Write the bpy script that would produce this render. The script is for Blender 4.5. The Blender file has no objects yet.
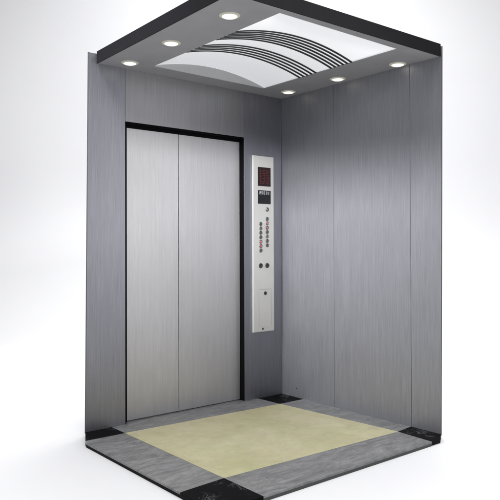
import bpy, bmesh, math, random
from mathutils import Vector, Matrix
random.seed(7)
sc = bpy.context.scene
COL = sc.collection

# ------------------------------------------------------------------ materials
class N:
    """tiny node-tree helper"""
    def __init__(self, name):
        self.m = bpy.data.materials.new(name); self.m.use_nodes = True
        self.t = self.m.node_tree; self.b = self.t.nodes['Principled BSDF']
    def n(self, kind, **kw):
        nd = self.t.nodes.new(kind)
        for k, v in kw.items():
            if k in nd.inputs.keys(): nd.inputs[k].default_value = v
            else: setattr(nd, k, v)
        return nd
    def l(self, a, b): self.t.links.new(a, b)
    def coords(self, scale, rot=(0, 0, 0)):
        tc = self.n('ShaderNodeTexCoord'); mp = self.n('ShaderNodeMapping')
        mp.inputs['Scale'].default_value = scale; mp.inputs['Rotation'].default_value = rot
        self.l(tc.outputs['Object'], mp.inputs['Vector']); return mp.outputs['Vector']
    def noise(self, vec, scale, detail=4, rough=.55, dist=0):
        nd = self.n('ShaderNodeTexNoise'); nd.inputs['Scale'].default_value = scale
        nd.inputs['Detail'].default_value = detail; nd.inputs['Roughness'].default_value = rough
        nd.inputs['Distortion'].default_value = dist
        self.l(vec, nd.inputs['Vector']); return nd.outputs['Fac']
    def ramp(self, fac, stops):
        r = self.n('ShaderNodeValToRGB'); e = r.color_ramp.elements
        while len(e) < len(stops): e.new(.5)
        for el, (p, c) in zip(e, stops):
            el.position = p; el.color = (c[0], c[1], c[2], 1) if hasattr(c, '__len__') else (c, c, c, 1)
        self.l(fac, r.inputs['Fac']); return r.outputs['Color']
    def mix(self, a, b, fac=1.0, mode='MULTIPLY'):
        x = self.n('ShaderNodeMix', data_type='RGBA', blend_type=mode)
        for v, s in ((fac, 0), (a, 6), (b, 7)):
            if hasattr(v, 'is_output'): self.l(v, x.inputs[s])
            elif s == 0: x.inputs[0].default_value = v
            else: x.inputs[s].default_value = (*v, 1)
        return x.outputs[2]
    def rng(self, fac, lo, hi):
        r = self.n('ShaderNodeMapRange'); r.inputs['To Min'].default_value = lo; r.inputs['To Max'].default_value = hi
        self.l(fac, r.inputs['Value']); return r.outputs['Result']

def brushed(name, base, rough=.4, metal=.85, streak=.22, axis='z', bump=.02):
    """steel with fine hairlines running along one axis"""
    k = N(name)
    s1 = {'z': (420, 420, 6.0), 'x': (6.0, 420, 420)}[axis]
    s2 = {'z': (70, 70, 1.6), 'x': (1.6, 70, 70)}[axis]
    fine = k.noise(k.coords(s1), 1.0, 3, .6)
    wide = k.noise(k.coords(s2), 1.0, 3, .55)
    blot = k.noise(k.coords((1.3, 1.3, .9)), 1.0, 4, .6)
    a = k.ramp(fine, [(.25, 1 - streak), (.75, 1 + streak * .6)])
    b = k.ramp(wide, [(.3, 1 - streak * .34), (.7, 1 + streak * .22)])
    c = k.ramp(blot, [(.3, .93), (.7, 1.04)])
    col = k.mix(k.mix(k.mix(base, a), b), c)
    k.l(col, k.b.inputs['Base Color'])
    k.b.inputs['Metallic'].default_value = metal
    k.l(k.rng(wide, rough - .03, rough + .04), k.b.inputs['Roughness'])
    bp = k.n('ShaderNodeBump'); bp.inputs['Strength'].default_value = bump; bp.inputs['Distance'].default_value = .002
    k.l(fine, bp.inputs['Height']); k.l(bp.outputs['Normal'], k.b.inputs['Normal'])
    return k.m

def plain(name, col, rough=.5, metal=0.0, var=.06, scale=9):
    k = N(name)
    f = k.noise(k.coords((1, 1, 1)), scale, 5, .6)
    k.l(k.mix(col, k.ramp(f, [(.3, 1 - var), (.7, 1 + var)])), k.b.inputs['Base Color'])
    k.l(k.rng(f, rough - .05, rough + .05), k.b.inputs['Roughness'])
    k.b.inputs['Metallic'].default_value = metal
    return k.m

def marble_grey():
    k = N('grey_marble')
    v = k.coords((1, 1, 1), (0, 0, .35))
    st = k.noise(k.coords((8, 30, 8), (0, 0, .22)), 1.0, 9, .72, 1.1)
    cl = k.noise(v, 4.5, 6, .65, 1.0)
    fl = k.noise(v, 90, 3, .6)
    a = k.ramp(st, [(.34, (.13, .131, .131)), (.5, (.212, .213, .212)), (.66, (.30, .301, .30))])
    b = k.ramp(cl, [(.3, .8), (.7, 1.12)])
    c = k.ramp(fl, [(.3, .88), (.7, 1.08)])
    k.l(k.mix(k.mix(a, b), c), k.b.inputs['Base Color'])
    k.b.inputs['Roughness'].default_value = .38
    return k.m

def marble_beige():
    k = N('beige_marble')
    v = k.coords((1, 1, 1))
    cl = k.noise(v, 3.2, 7, .62, .7)
    c2 = k.noise(v, 14, 9, .72, .8)
    gr = k.noise(k.coords((1, 1, 1), (.3, .2, 1)), 2.3, 4, .5)
    a = k.ramp(cl, [(.3, (.49, .445, .265)), (.52, (.545, .503, .31)), (.72, (.60, .565, .375))])
    g = k.ramp(gr, [(.4, (1, 1, 1)), (.7, (.93, .98, .91))])
    b = k.ramp(c2, [(.3, .86), (.5, 1.0), (.7, 1.07)])
    k.l(k.mix(k.mix(a, b), g), k.b.inputs['Base Color'])
    k.b.inputs['Roughness'].default_value = .42
    return k.m

def marble_black():
    k = N('black_marble')
    v = k.coords((1, 1, 1))
    w = k.noise(v, 9, 9, .72, 1.2)
    vein = k.ramp(w, [(.488, (.003, .003, .0035)), (.5, (.26, .26, .27)), (.512, (.003, .003, .0035))])
    e = k.noise(v, 5, 3, .5)
    msk = k.ramp(e, [(.52, 0), (.62, 1)])
    k.l(k.mix((.003, .003, .0035), vein, msk, 'MIX'), k.b.inputs['Base Color'])
    k.b.inputs['Roughness'].default_value = .5
    k.b.inputs['Specular IOR Level'].default_value = .05
    return k.m

def glow(name, col, strength, base=(.8, .8, .8)):
    k = N(name)
    k.b.inputs['Base Color'].default_value = (*base, 1)
    k.b.inputs['Emission Color'].default_value = (*col, 1)
    k.b.inputs['Emission Strength'].default_value = strength
    return k.m

def dull(m, spec):
    m.node_tree.nodes['Principled BSDF'].inputs['Specular IOR Level'].default_value = spec; return m
M = dict(
    wall=brushed('brushed_wall_steel', (.378, .383, .415), .52),
    ret=brushed('brushed_return_steel', (.315, .318, .355), .42),
    transom=brushed('brushed_transom_steel', (.36, .36, .375), .46, streak=.15),
    door=brushed('brushed_door_steel', (.60, .592, .61), .42, .6, streak=.14),
    cop=brushed('satin_panel_steel', (.72, .715, .69), .42, .35, streak=.05),
    ceil=plain('ceiling_grey', (.34, .34, .35), .5, .3),
    fascia=dull(plain('fascia_charcoal', (.013, .013, .015), .6), .06),
    slab=dull(plain('slab_black', (.005, .005, .006), .6), .1),
    black=dull(plain('reveal_black', (.003, .003, .004), .7), .08),
    edge=plain('wall_edge_steel', (.07, .072, .07), .6, .2),
    lun=plain('end_panel_grey', (.44, .44, .445), .6, .0),
    rib=plain('rib_dark', (.018, .018, .02), .45),
    steel=plain('polished_steel', (.6, .6, .59), .25, 1.0),
    btn=plain('button_grey', (.16, .16, .15), .35, .7),
    btnd=plain('button_dark', (.045, .045, .045), .4, .4),
    ring=plain('button_ring', (.25, .25, .245), .35, .9),
    glass=plain('display_glass', (.006, .006, .009), .25),
    redglass=plain('display_red_glass', (.014, .003, .004), .25),
    red=glow('led_red', (.8, .02, .04), .11, (.05, .01, .01)),
    pink=glow('button_red_glow', (1, .18, .22), .35, (.3, .1, .1)),
    lcd=glow('display_white', (.92, .95, 1), .16, (.3, .3, .3)),
    lens=glow('lamp_lens', (1, .96, .80), .92),
    halo_ring=glow('painted_halo', (1, .95, .70), .20, (.30, .30, .28)),  # weak emission standing in for light spilled on the ceiling around the lens
    diff=glow('light_diffuser', (.95, .96, 1), .52, (.5, .5, .5)),
    grey=marble_grey(), beige=marble_beige(), blk=marble_black(),
)

# ------------------------------------------------------------------ mesh helpers
def link(name, bm, mat, parent=None, bevel=0, smooth=False):
    bmesh.ops.recalc_face_normals(bm, faces=bm.faces)
    me = bpy.data.meshes.new(name); bm.to_mesh(me); bm.free()
    me.materials.append(M[mat] if isinstance(mat, str) else mat)
    if smooth:
        for p in me.polygons: p.use_smooth = True
    o = bpy.data.objects.new(name, me); COL.objects.link(o)
    if parent: o.parent = parent
    if bevel:
        b = o.modifiers.new('edge', 'BEVEL'); b.width = bevel; b.segments = 2; b.limit_method = 'ANGLE'
    return o

def add_box(bm, x0, x1, y0, y1, z0, z1):
    v = [bm.verts.new((x, y, z)) for z in (z0, z1) for y in (y0, y1) for x in (x0, x1)]
    for f in ((0, 2, 3, 1), (4, 5, 7, 6), (0, 1, 5, 4), (2, 6, 7, 3), (0, 4, 6, 2), (1, 3, 7, 5)):
        bm.faces.new([v[i] for i in f])

def box(name, mat, parent, b, bevel=0):
    bm = bmesh.new(); add_box(bm, *b); return link(name, bm, mat, parent, bevel)

def prism(bm, pts, z0, z1):
    lo = [bm.verts.new((x, y, z0)) for x, y in pts]; hi = [bm.verts.new((x, y, z1)) for x, y in pts]
    bm.faces.new(lo); bm.faces.new(hi)
    for i in range(len(pts)):
        j = (i + 1) % len(pts); bm.faces.new((lo[i], lo[j], hi[j], hi[i]))

def slab(name, mat, parent, pts, z0, z1, bevel=0):
    bm = bmesh.new(); prism(bm, pts, z0, z1); return link(name, bm, mat, parent, bevel)

def lathe(bm, prof, origin, axis, n=32):
    """revolve (radius, height) about an axis direction through origin"""
    a = Vector(axis).normalized(); u = a.orthogonal().normalized(); w = a.cross(u); o = Vector(origin)
    rings = []
    for r, h in prof:
        if r < 1e-6: rings.append([bm.verts.new(o + a * h)])
        else: rings.append([bm.verts.new(o + a * h + (u * math.cos(2 * math.pi * i / n) + w * math.sin(2 * math.pi * i / n)) * r) for i in range(n)])
    for A, B in zip(rings, rings[1:]):
        for i in range(n):
            j = (i + 1) % n
            if len(A) == 1 and len(B) == 1: continue
            if len(A) == 1: bm.faces.new((A[0], B[i], B[j]))
            elif len(B) == 1: bm.faces.new((A[i], A[j], B[0]))
            else: bm.faces.new((A[i], A[j], B[j], B[i]))

def turned(name, mat, parent, prof, origin, axis, n=32):
    bm = bmesh.new(); lathe(bm, prof, origin, axis, n); return link(name, bm, mat, parent, 0, True)

# ------------------------------------------------------------------ dimensions (metres)
H, T = 2.30, 0.075                 # ceiling underside, ceiling thickness
W, D = 1.625, 1.4406                # front wall width, side wall depth
XL, YF = -1.728, -1.495            # floor edges
DX1, DX2, HD = -1.360, -0.375, 1.959
REC = 0.050                        # door recess
WT = 0.007                         # sheet thickness

car = bpy.data.objects.new('elevator_car', None); COL.objects.link(car)
car.location = (0, 0, 0)
car['label'] = 'open cutaway elevator car with brushed steel walls, closed doors and beige marble floor'
car['category'] = 'elevator'

# ------------------------------------------------------------------ floor
fl = slab('floor', 'slab', car, [(-.30, .075), (-.30, .0), (.0, .0), (0.0, -1.4405), (-.080, YF + .005), (XL, YF + .005), (XL, -.213), (-1.7145, -.170), (-1.6355, 0), (-1.40, 0), (-1.40, .075)], -.026, -.010)
cL, cF, cR, cN = (-1.4565, -.1735), (-.235, -.234), (-.153, -1.2365), (-1.458, -1.1905)
g = .0006
slab('centre_tile', 'beige', fl, [cL, cF, cR, cN], -.010, 0)
# black corner tiles
slab('corner_tile', 'blk', fl, [(-1.458, -.001), cL, (-1.7138, -.170), (-1.635, -.001)], -.010, 0)
slab('corner_tile', 'blk', fl, [(-.246, -.001), (-.001, -.001), (-.001, -.2375), cF], -.010, 0)
slab('corner_tile', 'blk', fl, [cR, (-.001, -1.218), (-.001, -1.440), (-.086, YF), (-.169, YF)], -.010, 0)
slab('corner_tile', 'blk', fl, [cN, (-1.461, YF), (XL, YF), (XL, -1.209)], -.010, 0)
# grey border strips
slab('border_strip', 'grey', fl, [(-1.4568, -.001), (DX1, -.001), (DX1, .072), (DX2, .072), (DX2, -.001), (-.2472, -.001), (cF[0] - .001, cF[1] + .0008), (cL[0], cL[1] + .0008)], -.010, -.0003)
slab('border_strip', 'grey', fl, [(-.001, -.2387), (-.001, -1.2168), (cR[0] + .0008, cR[1] + .001), (cF[0] + .0008, cF[1] - .001)], -.010, -.0003)
bx = box('edge_strip', 'edge', fl, (-1.4598, -.1702, YF + .0004, YF + .0046, -.0262, -.0104))
slab('border_strip', 'grey', fl, [(cR[0] - .001, cR[1] - .0008), (-.1702, YF), (-1.4598, YF), (cN[0] + .001, cN[1] - .0008)], -.0101, -.0003)
slab('border_strip', 'grey', fl, [(cL[0] - .0012, cL[1] - .001), (cN[0] - .001, cN[1] + .001), (XL, -1.2078), (XL, -.213), (-1.7150, -.1712)], -.010, -.0003)

# ------------------------------------------------------------------ walls
ZT = 2.362
def panel(name, mat, b): return box(name, mat, car, b, .0012)
def cut(name, mat, parent, pts, lo, hi, axis, bevel=0):
    """sheet cut to an outline in the plane across 'axis'"""
    bm = bmesh.new()
    mk = (lambda a, z, t: (a, t, z)) if axis == 'y' else (lambda a, z, t: (t, a, z))
    A = [bm.verts.new(mk(a, z, lo)) for a, z in pts]; B = [bm.verts.new(mk(a, z, hi)) for a, z in pts]
    bm.faces.new(A); bm.faces.new(B)
    for i in range(len(pts)):
        j = (i + 1) % len(pts); bm.faces.new((A[i], A[j], B[j], B[i]))
    return link(name, bm, mat, parent, bevel)
WB, WTOP = -1.634, -1.6135            # the sheet's free edge leans a little
rp = cut('return_panel', 'ret', car, [(WB, -.009), (DX1, -.009), (DX1, ZT), (WTOP, ZT)], 0, WT, 'y', .0012)
cut('panel_edge', 'edge', rp, [(WB - .0022, -.009), (WB - .0004, -.009), (WTOP - .0004, ZT + .001), (WTOP - .0022, ZT + .001)], -.0006, WT + .0006, 'y')
panel('transom', 'transom', (DX1 + .0015, DX2 - .0015, 0.0008, WT, HD, ZT))
panel('return_panel', 'ret', (DX2, -.0003, 0, WT, -.009, ZT))
ys = [-.0005 + .0012, -.5555, -1.223, -D]
for a, b in zip(ys, ys[1:]):
    top = b - .022 if b == -D else b + .0012
    sp = cut('side_panel', 'wall', car, [(a - .0012, -.009), (b + .0012, -.009), (top, ZT), (a - .0012, ZT)], 0, WT, 'x', .0008)
box('wall_backing', 'black', car, (WT + .0005, WT + .02, -D + .03, .02, -.02, ZT - .02))
cut('panel_edge', 'edge', sp, [(-D, -.009), (-D + .0010, -.009), (-D - .0222, ZT), (-D - .0232, ZT)], -.0004, WT + .0006, 'x')
turned('wall_fixing', 'btnd', car, [(0, .0025), (.004, .0025), (.0062, .001), (.0062, 0)], (0.0, -.1605, .068), (-1, 0, 0), 16)

# ------------------------------------------------------------------ door opening
df = bmesh.new()
add_box(df, DX1 - .010, DX1 + .0015, WT + .001, REC + .05, .0, HD + .02)
add_box(df, DX2 + .0, DX2 + .02, WT + .001, REC + .05, .0, HD + .02)
add_box(df, DX1 + .0015, DX2, WT + .001, REC + .05, HD - .008, HD + .02)
add_box(df, DX1 + .0015, DX2, REC + .040, REC + .05, .0, HD - .008)
frame = link('door_frame', df, 'black', car)
lin = bmesh.new()                                   # black edging of the opening, face to recess
add_box(lin, DX2 - .003, DX2 - .0002, .0005, REC + .04, .0003, HD - .004)
add_box(lin, DX1 + .0002, DX2 - .0002, .0005, REC + .04, HD - .004, HD - .0003)
add_box(lin, DX1 + .036, DX2 - .0035, REC - .006, REC + .039, HD - .030, HD - .0045)
add_box(lin, DX1 + .0002, DX1 + .0355, REC - .006, REC + .04, .0003, HD - .0045)
add_box(lin, DX1 + .0002, DX1 + .003, .0005, REC - .0065, .0003, HD - .0045)
link('door_edging', lin, 'black', frame)
mid = -.920
box('door_leaf', 'door', car, (DX1 + .036, mid - .0024, REC, REC + .03, .006, HD - .031), .0006)
box('door_leaf', 'door', car, (mid + .0024, DX2 - .0045, REC, REC + .03, .006, HD - .031), .0006)

# ------------------------------------------------------------------ ceiling
CX0, CX1, CY0, CY1 = -1.570, -.0015, -1.414, -.0015
OX0, OX1, OY0, OY1 = -1.247, -.320, -1.3825, -.166
bm = bmesh.new()
out = [(-1.582, -1.420), (CX1, -1.450), (CX1, CY1), (-1.552, CY1)]; inn = [(OX0, OY0), (OX1, OY0), (OX1, OY1), (OX0, OY1)]
V = [[bm.verts.new((x, y, z)) for x, y in P] for P in (out, inn) for z in (H, H + T - .004)]
for i in range(4):
    j = (i + 1) % 4
    bm.faces.new((V[0][i], V[0][j], V[2][j], V[2][i])); bm.faces.new((V[1][i], V[1][j], V[3][j], V[3][i]))
    bm.faces.new((V[0][i], V[0][j], V[1][j], V[1][i])); bm.faces.new((V[2][i], V[2][j], V[3][j], V[3][i]))
ceil = link('ceiling', bm, 'ceil', car)
slab('fascia', 'fascia', ceil, [(-1.5885, -1.4265), (-1.5825, -1.4265), (-1.5525, CY1), (-1.5585, CY1)], H - .001, H + T)
slab('fascia', 'fascia', ceil, [(-1.582, -1.4265), (CX1, -1.4565), (CX1, -1.4505), (-1.582, -1.4205)], H - .001, H + T)

# downlights: bulging lens in a ring whose added glow imitates its halo
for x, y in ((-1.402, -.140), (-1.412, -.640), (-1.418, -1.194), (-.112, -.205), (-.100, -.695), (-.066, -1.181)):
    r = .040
    d = turned('downlight', 'halo_ring', car, [(r, .0), (r + .014, .0), (r + .013, -.002), (r + .004, -.005), (r, -.006), (r, .0)], (x, y, H), (0, 0, 1), 40)
    turned('lens', 'lens', d, [(r - .0005, -.001), (r - .0005, -.005), (r * .8, -.009), (r * .45, -.011), (0, -.012)], (x, y, H), (0, 0, 1))

# ------------------------------------------------------------------ arched light
RISE, NS = .066, 48
def arc(t, lift=0.0):
    x = OX0 + (OX1 - OX0) * t
    return x, H + .004 + RISE * 4 * t * (1 - t) + lift
bm = bmesh.new()
E = .002
sec = [arc(i / NS) for i in range(NS + 1)]
loop = [[bm.verts.new((min(max(x, OX0 + E), OX1 - E), y, z + dz)) for x, z in sec] for y in (OY0 + .006, OY1 - .006) for dz in (0, .004)]
for i in range(NS):
    bm.faces.new((loop[0][i], loop[0][i + 1], loop[2][i + 1], loop[2][i])); bm.faces.new((loop[1][i], loop[1][i + 1], loop[3][i + 1], loop[3][i]))
    bm.faces.new((loop[0][i], loop[0][i + 1], loop[1][i + 1], loop[1][i])); bm.faces.new((loop[2][i], loop[2][i + 1], loop[3][i + 1], loop[3][i]))
for i in (0, NS): bm.faces.new((loop[0][i], loop[1][i], loop[3][i], loop[2][i]))
lp = link('light_panel', bm, 'diff', car, 0, True)
for y0, y1 in ((OY1 - .0055, OY1 - .0015), (OY0 + .0015, OY0 + .0055)):     # end lunettes
    bm = bmesh.new()
    pts = [(OX0 + E, H + .0005)] + [(min(max(x, OX0 + E), OX1 - E), z + .012) for x, z in sec] + [(OX1 - E, H + .0005)]
    a = [bm.verts.new((x, y0, z)) for x, z in pts]; b = [bm.verts.new((x, y1, z)) for x, z in pts]
    bm.faces.new(a); bm.faces.new(b)
    for i in range(len(pts)):
        j = (i + 1) % len(pts); bm.faces.new((a[i], a[j], b[j], b[i]))
    link('end_panel', bm, 'lun', lp)
box('lamp_housing', 'lun', car, (OX0 - .02, OX1 + .02, OY0 - .008, OY1 + .02, H + T - .0035, H + T - .0005))
ribs = [-.550, -.589, -.628, -.667, -.706, -.848, -.883, -.918, -.953, -.988, -1.023]
for y in ribs:
    bm = bmesh.new(); w, th = .0080, .0035
    rows = []
    for i in range(NS + 1):
        t = .003 + .994 * i / NS
        x, z = arc(t, -.002)
        rows.append([bm.verts.new((x, y + s * w, z + d)) for s, d in ((-1, 0), (1, 0), (1, -th), (-1, -th))])
    for A, B in zip(rows, rows[1:]):
        for k in range(4): bm.faces.new((A[k], A[(k + 1) % 4], B[(k + 1) % 4], B[k]))
    bm.faces.new(rows[0]); bm.faces.new(rows[-1])
    link('rib', bm, 'rib', lp)

# ------------------------------------------------------------------ control panel
PX0, PX1, PZ0, PZ1, PT = -.301, -.094, .500, 1.8325, -.014
cp = box('control_panel', 'cop', car, (PX0, PX1, PT, -.0005, PZ0, PZ1), .003)
dsp = box('floor_display', 'redglass', cp, (-.2535, -.126, PT - .002, PT + .002, 1.604, 1.748), .001)
bm = bmesh.new()                                    # unlit looking red dot matrix
for i in range(7):
    for j in range(9):
        if random.random() < .8:
            x = -.2275 + i * .0135; z = 1.625 + j * .0125
            add_box(bm, x - .003, x + .003, PT - .0026, PT - .0015, z - .003, z + .003)
link('dot_matrix', bm, 'red', dsp)
dsp['label'] = 'dark red floor indicator window'
inf = box('info_display', 'glass', cp, (-.2535, -.126, PT - .002, PT + .002, 1.4695, 1.572), .001)
bm = bmesh.new()                                    # small white characters along the top of the screen
G = {'2': '11100111100111', '5': '11110011100111', '0': '11110110110111', '7': '11100101001001'}
F = {'2': ('111', '001', '111', '100', '111'), '5': ('111', '100', '111', '001', '111'), '0': ('111', '101', '101', '101', '111'), '7': ('111', '001', '010', '010', '010'), 'K': ('101', '101', '110', '101', '101')}
px = .0047
for ci, ch in enumerate('2507K'):
    for r, row in enumerate(F[ch]):
        for c, bit in enumerate(row):
            if bit == '1':
                x = -.239 + ci * .0205 + c * px; z = 1.5645 - r * px
                add_box(bm, x, x + px * .96, PT - .0026, PT - .0015, z - px * .96, z)
link('characters', bm, 'lcd', inf)

def button(x, z, r, mat, ringmat='ring', n=20):
    b = turned('call_button', mat, cp, [(0, .0055), (r * .55, .0055), (r * .72, .004), (r * .74, 0)], (x, PT, z), (0, -1, 0), n)
    return b
def ringed(name, x, z, r, mat):
    o = turned(name, 'ring', cp, [(r * .76, .0), (r * .78, .004), (r * .95, .004), (r, .002), (r, 0)], (x, PT, z), (0, -1, 0), 24)
    return o
# round key switch
turned('key_switch', 'btn', cp, [(.010, 0), (.010, .006), (.0135, .006), (.0165, .003), (.0165, 0)], (-.1609, PT, 1.4283), (0, -1, 0), 28)
turned('key_core', 'steel', cp, [(0, .004), (.0085, .004), (.0095, .002), (.0095, 0)], (-.1609, PT, 1.4283), (0, -1, 0), 20)
cols = ((-.2262, 1.3167, 7, (4, 5)), (-.1617, 1.3563, 7, (1, 2)))
for x, z0, n, red in cols:
    for i in range(n):
        z = z0 - i * .0335
        r = .0155
        b = turned('floor_button', 'btn' if i % 3 != 1 else 'ring', cp,
                   [(0, .003), (r * .45, .003), (r * .6, .0025), (r * .62, .005), (r * .9, .005), (r, .002), (r, 0)], (x, PT, z), (0, -1, 0), 24)
        if i in red:
            turned('lit_ring', 'pink', b, [(0, .0043), (r * .4, .0043), (r * .5, .0035), (r * .5, .003)], (x, PT, z), (0, -1, 0), 20)
for x in (-.2276, -.1627):
    turned('door_button', 'btnd', cp, [(0, .004), (.012, .004), (.0135, .006), (.017, .006), (.019, .003), (.019, 0)], (x, PT, 1.0005), (0, -1, 0), 28)
# service door with lock and a small round emblem below
sd = box('service_door', 'cop', cp, (-.243, -.1245, PT - .0012, PT + .001, .538, .820), .0006)
gap = bmesh.new()
for b in ((-.245, -.243, PT - .0006, PT + .001, .538, .822), (-.243, -.1245, PT - .0006, PT + .001, .820, .822), (-.1245, -.123, PT - .0006, PT + .001, .538, .822)):
    add_box(gap, *b)
link('door_gap', gap, 'ring', cp)
turned('service_lock', 'btnd', cp, [(0, .005), (.009, .005), (.013, .0045), (.0145, .002), (.0145, 0)], (-.1837, PT - .001, .791), (0, -1, 0), 24)
turned('emblem', 'btnd', cp, [(0, .002), (.0075, .002), (.0085, 0)], (-.2078, PT, .5224), (0, -1, 0), 20)

# ------------------------------------------------------------------ white studio sweep
fwd = Vector((.6394, .7677, 0)).normalized(); rgt = Vector((fwd.y, -fwd.x, 0))
c0 = Vector((-.8, -.7, 0)); GZ = -.0265
prof = [(-14, GZ), (3.5, GZ)]
R_ = 2.5
for i in range(1, 25):
    a = math.pi / 2 * i / 24
    prof.append((3.5 + R_ * math.sin(a), GZ + R_ * (1 - math.cos(a))))
prof.append((3.5 + R_, 9))
bm = bmesh.new()
rows = [[bm.verts.new(c0 + fwd * s + rgt * w + Vector((0, 0, z))) for w in (-14, -5, 0, 5, 14)] for s, z in prof]
for A, B in zip(rows, rows[1:]):
    for i in range(4): bm.faces.new((A[i], A[i + 1], B[i + 1], B[i]))
kp = N('white_paper')
f = kp.noise(kp.coords((1, 1, 1)), .5, 3, .5)
kp.l(kp.ramp(f, [(.3, (.80, .80, .82)), (.7, (.83, .83, .845))]), kp.b.inputs['Base Color'])
kp.b.inputs['Roughness'].default_value = .9
kp.b.inputs['Specular IOR Level'].default_value = .1
sw = link('backdrop', bm, kp.m, None, 0, True)
sw['kind'] = 'structure'
for p in sw.data.polygons:
    pass

# ------------------------------------------------------------------ light
w = bpy.data.worlds.new('World'); sc.world = w; w.use_nodes = True
bg = w.node_tree.nodes['Background']
bg.inputs['Color'].default_value = (.965, .97, 1, 1); bg.inputs['Strength'].default_value = .15

def area(name, loc, target, size, power, col=(1, 1, 1), size_y=None, spread=180):
    L = bpy.data.lights.new(name, 'AREA'); L.energy = power; L.color = col
    L.shape = 'RECTANGLE'; L.spread = math.radians(spread); L.size = size; L.size_y = size_y or size
    o = bpy.data.objects.new(name, L); COL.objects.link(o); o.location = loc
    o.rotation_euler = (Vector(target) - Vector(loc)).to_track_quat('-Z', 'Y').to_euler()
    return o
area('overhead_light', (-.5, -1.3, 6.5), (-.5, -1.3, 0), 6.0, 735, (1, 1, 1))
area('side_light', (-6.6, -.5, 4.4), (0, -.25, 1.20), 1.5, 26, (.98, .98, 1), spread=30)
area('front_softbox', (2.1, -4.8, 2.0), (-.8, 0, 1.5), 1.8, 5, (1, 1, 1), 1.6, spread=90)
area('strip_softbox', (.75, -4.8, 1.4), (-1.5, 0, 1.3), .7, 2.7, (1, 1, 1), .35, spread=90)
area('key_light', (-2.4, -6.5, 3.75), (-.62, 0, 1.6), .8, 6.4, (1, 1, 1), spread=22)
area('backdrop_light', (.5, 1.3, 6.6), (3.2, 3.7, 2.4), 5.0, 165)

# ------------------------------------------------------------------ camera
cd = bpy.data.cameras.new('camera'); cam = bpy.data.objects.new('camera', cd); COL.objects.link(cam)
r = Vector((.7701383, -.6378693, -.0031319)); u = Vector((-.0044454, -.0102770, .9999373)); fw = Vector((.6378615, .7700761, .0107503))
mx = Matrix((r, u, -fw)).transposed().to_4x4(); mx.translation = (-3.3801, -3.7628, 1.1360)
cam.matrix_world = mx
cd.sensor_width = 36; cd.lens = 647.114 / 500 * 36
cd.shift_x = (250 - 255.7913) / 500; cd.shift_y = (240.8544 - 250) / 500
cd.clip_start = .05; cd.clip_end = 200
sc.camera = cam

sc.view_settings.view_transform = 'Standard'; sc.view_settings.look = 'None'
sc.view_settings.exposure = 0; sc.view_settings.gamma = 1
sc.render.resolution_x = sc.render.resolution_y = 1024
sc.cycles.use_denoising = True
sc.cycles.max_bounces = 10
